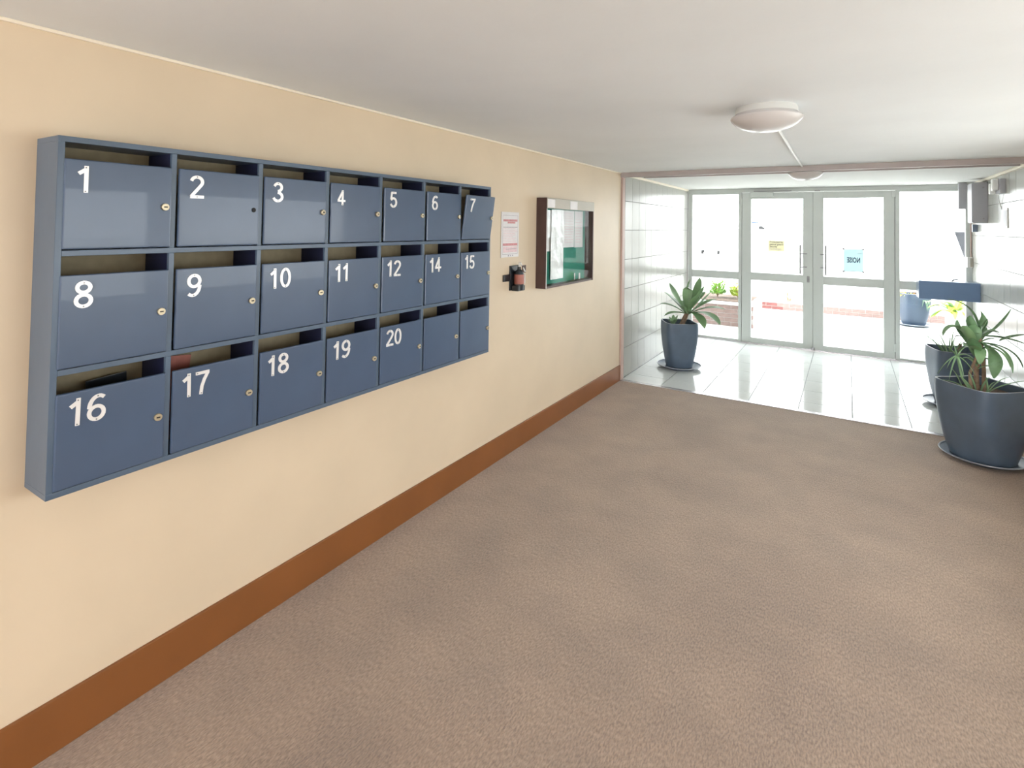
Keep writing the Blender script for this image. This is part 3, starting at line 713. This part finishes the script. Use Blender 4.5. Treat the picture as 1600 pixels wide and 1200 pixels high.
# ------------------------------------------------------------------ outside
struct(box('pavement', (W+.2, 40, -30, YD-.1, -.2, -.02), mat('bounce_paving', (.74, .73, .70), .9, noise=(3, .2))))  # unseen ground, made pale to bounce light up to the ceiling
struct(box('pavement', (-40, 60, YD+.12, 26, -.2, -.02), m_pave))
struct(box('roadway', (-60, 80, 26, 75, -1.2, -.95), m_pave))
struct(box('terrace', (-60, 80, 75, 160, -1.2, 1.55), m_pave))
struct(box('porch_roof', (-2, 6, YD+.12, YD+1.0, H+.02, H+.25), m_soff))
struct(box('outer_wall', (-4, -.2, YD-.1, YD+.12, -.2, H+.6), m_soff)); struct(box('outer_wall', (W+.2, 7, YD-.1, YD+.12, -.2, H+.6), m_soff))

def brickwork(t, x0, x1, y0, y1, z0, courses, mb, m0, bl=.23, bh=.076, red_until=None):
    box('core', (x0+.006, x1-.006, y0+.006, y1-.006, z0, z0+courses*bh-.004), m_mort, t)
    me = MB().box(0, bl-.008, 0, .1, 0, bh-.010).mesh('brick', mb, bevel=.002)
    me2 = MB().box(0, bl-.008, 0, .1, 0, bh-.010).mesh('brick', m0, bevel=.002)
    for c in range(courses):
        x = x0-(bl/2 if c % 2 else 0)
        while x < x1-.02:
            a, b = max(x, x0), min(x+bl, x1)
            if b-a > .05:
                full = (b-a) > bl-.01
                red = red_until and a < red_until
                if full: o = link('brick', me2 if red else me, t, (a+.004, y0+random.uniform(-.003, .002), z0+c*bh))
                else: o = box('brick', (0, b-a-.008, 0, .1, 0, bh-.010), m0 if red else mb, t, .002, (a+.004, y0, z0+c*bh))
            x += bl
pl = thing('brick_planter', 'raised pinkish brick planter outside the left sidelight', 'planter')
brickwork(pl, -1.2, .78, 10.38, 11.6, -.02, 5, m_brick, m_brickr)
box('coping', (-1.22, .80, 10.35, 11.62, .36, .405), m_pave, pl, .006)
box('soil', (-1.1, .70, 10.45, 11.5, .405, .42), m_soil, pl)
lw = thing('low_brick_edging', 'low reddish brick edging across the sunlit forecourt', 'edging')
brickwork(lw, .545, 3.9, 13.15, 13.40, -.02, 2, m_brick, m_brickr, red_until=.8)

def shrub(name, label, c, rad, n, m, lsz, group=None, stem=True):
    t = thing(name, label, 'shrub', c, group)
    mb = MB()
    for i in range(n):
        a, b = random.uniform(0, 2*PI), random.uniform(-.2, 1)
        r0 = random.uniform(.5, 1)
        p = Vector((rad[0]*r0*math.cos(a), rad[1]*r0*math.sin(a), rad[2]*(.15+.8*abs(b)*r0)))
        d = Vector((math.cos(a)+random.uniform(-.5, .5), math.sin(a)+random.uniform(-.5, .5), random.uniform(.2, 1.2))).normalized()
        s = d.cross(Vector((0, 0, 1))).normalized()*lsz*.22; e = p+d*lsz*random.uniform(.7, 1.2); mm = (p+e)/2
        k = len(mb.v); up = s.cross(d).normalized()*.003
        mb.v += [p, mm-s, e, mm+s, mm-up]
        for q in ((0, 1, 4), (1, 2, 4), (2, 3, 4), (3, 0, 4), (0, 3, 2, 1)): mb.f.append(tuple(k+j for j in q)); mb.mi.append(0)
    o = mb.build('foliage', m, t); o['kind'] = 'stuff'
    if stem:
        sm_ = MB()
        for i in range(6):
            a = i*1.05; sm_.tube([(0, 0, 0), (rad[0]*.4*math.cos(a), rad[1]*.4*math.sin(a), rad[2]*.7)], .008, 6)
        sm_.build('stems', m_bark, t)
    return t
shrub('green_shrub', 'fine-leaved green shrub in the brick planter, nearest the pot', (.08, 10.9, .421), (.13, .13, .36), 420, mat('bright_green_leaf', (.28, .52, .10), .5, noise=(9, .2)), .075)
shrub('lime_shrub', 'lime yellow shrub in the brick planter beside the door frame', (.44, 10.95, .421), (.14, .16, .30), 420, m_leafy, .08)
shrub('lime_shrub', 'pale yellow bush far behind the left glass door', (1.05, 13.9, -.02), (.16, .2, .45), 200, mat('pale_yellow_leaf', (.75, .78, .35), .6, noise=(9, .2)), .07)

op = thing('outdoor_planter', 'pale blue pot with orange spiky plant outside the doors', 'potted plant', (3.235, 12.55, -.02))
pot(op, math.radians(-65), .215, .60, .17, mat('sunlit_blue_pot', (.034, .055, .09), .45, noise=(5, .1))); saucer(op, .27)
for i in range(34):
    a = random.uniform(0, 2*PI); b = Vector((-.08+.05*math.cos(a), -.05, .54)); r0 = random.uniform(.10, .24)
    leaf(op, m_flow if i % 3 else m_leafy, b, b+Vector((r0*math.cos(a), r0*math.sin(a)*.7-.05, random.uniform(-.06, .12))), .018, (0, 0, .08), prof='grass', seg=7)
for i in range(12):
    b = Vector((.12+.015*i, -.20+.01*i, .50)); leaf(op, m_leafp, b, b+Vector((random.uniform(-.02, .05), -.04, -.16+random.uniform(-.04, .04))), .014, (.02, -.03, .06), prof='grass', seg=6)
pw = thing('fan_palm', 'lime green broad-leaved plant in white pot beyond the right sidelight', 'potted plant', (3.78, 12.25, -.02))
MB().lathe([(.10, 0), (.13, .30), (.135, .31), (.12, .31), (.11, .27), (.001, .27)], k=24).build('planter_body', m_white, pw, smooth=True)
for i in range(15):
    a = math.radians(100+i*13); tp = Vector((.38*math.cos(a), -.10-.10*abs(math.sin(a)), .36+.14*math.sin(i*1.3)))
    leaf(pw, [m_leafy, m_leafy, m_leafp][i % 3], Vector((.02, 0, .27)), tp, .085, (0, 0, .22), prof='oval', seg=9)
for i in range(8):
    a = math.radians(-60+i*17); leaf(pw, m_leafy, Vector((0, 0, .28)), Vector((.3*math.cos(a), .2*math.sin(a), .25+.05*i)), .08, (0, 0, .2), prof='oval', seg=9)
sg = thing('street_sign', 'grey pointed banner flag hanging outside the right-hand sidelight', 'banner', (3.62, 9.6, 1.30))
MB().loops([[(-.17, 0, .44), (-.04, 0, .0), (.02, 0, -.25), (.06, 0, -.25), (.06, 0, .44)], [(-.17, .012, .44), (-.04, .012, .0), (.02, .012, -.25), (.06, .012, -.25), (.06, .012, .44)]]).build('banner', mat('grey_banner', (.09, .095, .12), .7, noise=(6, .1)), sg)
MB().tube([(.05, .02, -1.32), (.05, .02, .5)], .02, 8).build('pole', m_wgrey, sg, smooth=True)
bl_ = thing('bollard_light', 'slim pale blue post standing far outside the right sidelight', 'post', (5.15, 18.2, -.02))
MB().tube([(0, 0, 0), (0, 0, 1.50)], .04, 10).build('post', m_wgrey, bl_, smooth=True)
box('head', (-.16, .16, -.05, .05, 1.52, 1.60), m_wgrey, bl_, .01)

def car(label, loc, rz, m=m_carw):
    t = thing('car', label, 'car', loc); t.rotation_euler.z = rz
    prof = [(-2.1, .35), (-2.15, .75), (-1.3, .95), (-.75, 1.38), (.75, 1.42), (1.55, 1.0), (2.1, .9), (2.15, .4)]
    rings = []
    for y in (-.85, -.80, .80, .85):
        s = .97 if abs(y) > .82 else 1
        rings.append([(x*s, y if z < 1.1 else y*.84, .35+(z-.35)*s) for x, z in prof])
    MB().loops(rings).build('body', m, t, smooth=False)
    for sy in (-1, 1):
        y = sy*.80
        MB().box(-.98, -.06, y-.03, y+.03, 1.0, 1.30).build('side_window', m_carg, t, bevel=.02)
        MB().box(.02, .98, y-.03, y+.03, 1.0, 1.30).build('side_window', m_carg, t, bevel=.02)
        for x in (-1.35, 1.35):
            o = MB().lathe([(.30, -.1), (.32, -.08), (.32, .08), (.30, .1)], k=20).build('wheel', m_tyre, t, smooth=True, loc=(x, sy*.78, .32)); o.rotation_euler.x = PI/2
    MB().box(2.10, 2.2, -.8, .8, .42, .55).build('bumper', m_wgrey, t, bevel=.02)
    return t
car('white car parked far outside the left sidelight', (-10.2, 60, -.95), math.radians(-80))
car('white car on the upper street seen through the left door', (-10.6, 92, 1.55), math.radians(0))
rail = thing('terrace_rail', 'long thin grey rail along the upper street edge', 'railing', (0, 76, 1.55))
box('top_rail', (-18, 6, -.04, .04, .0, .12), m_alud, rail)
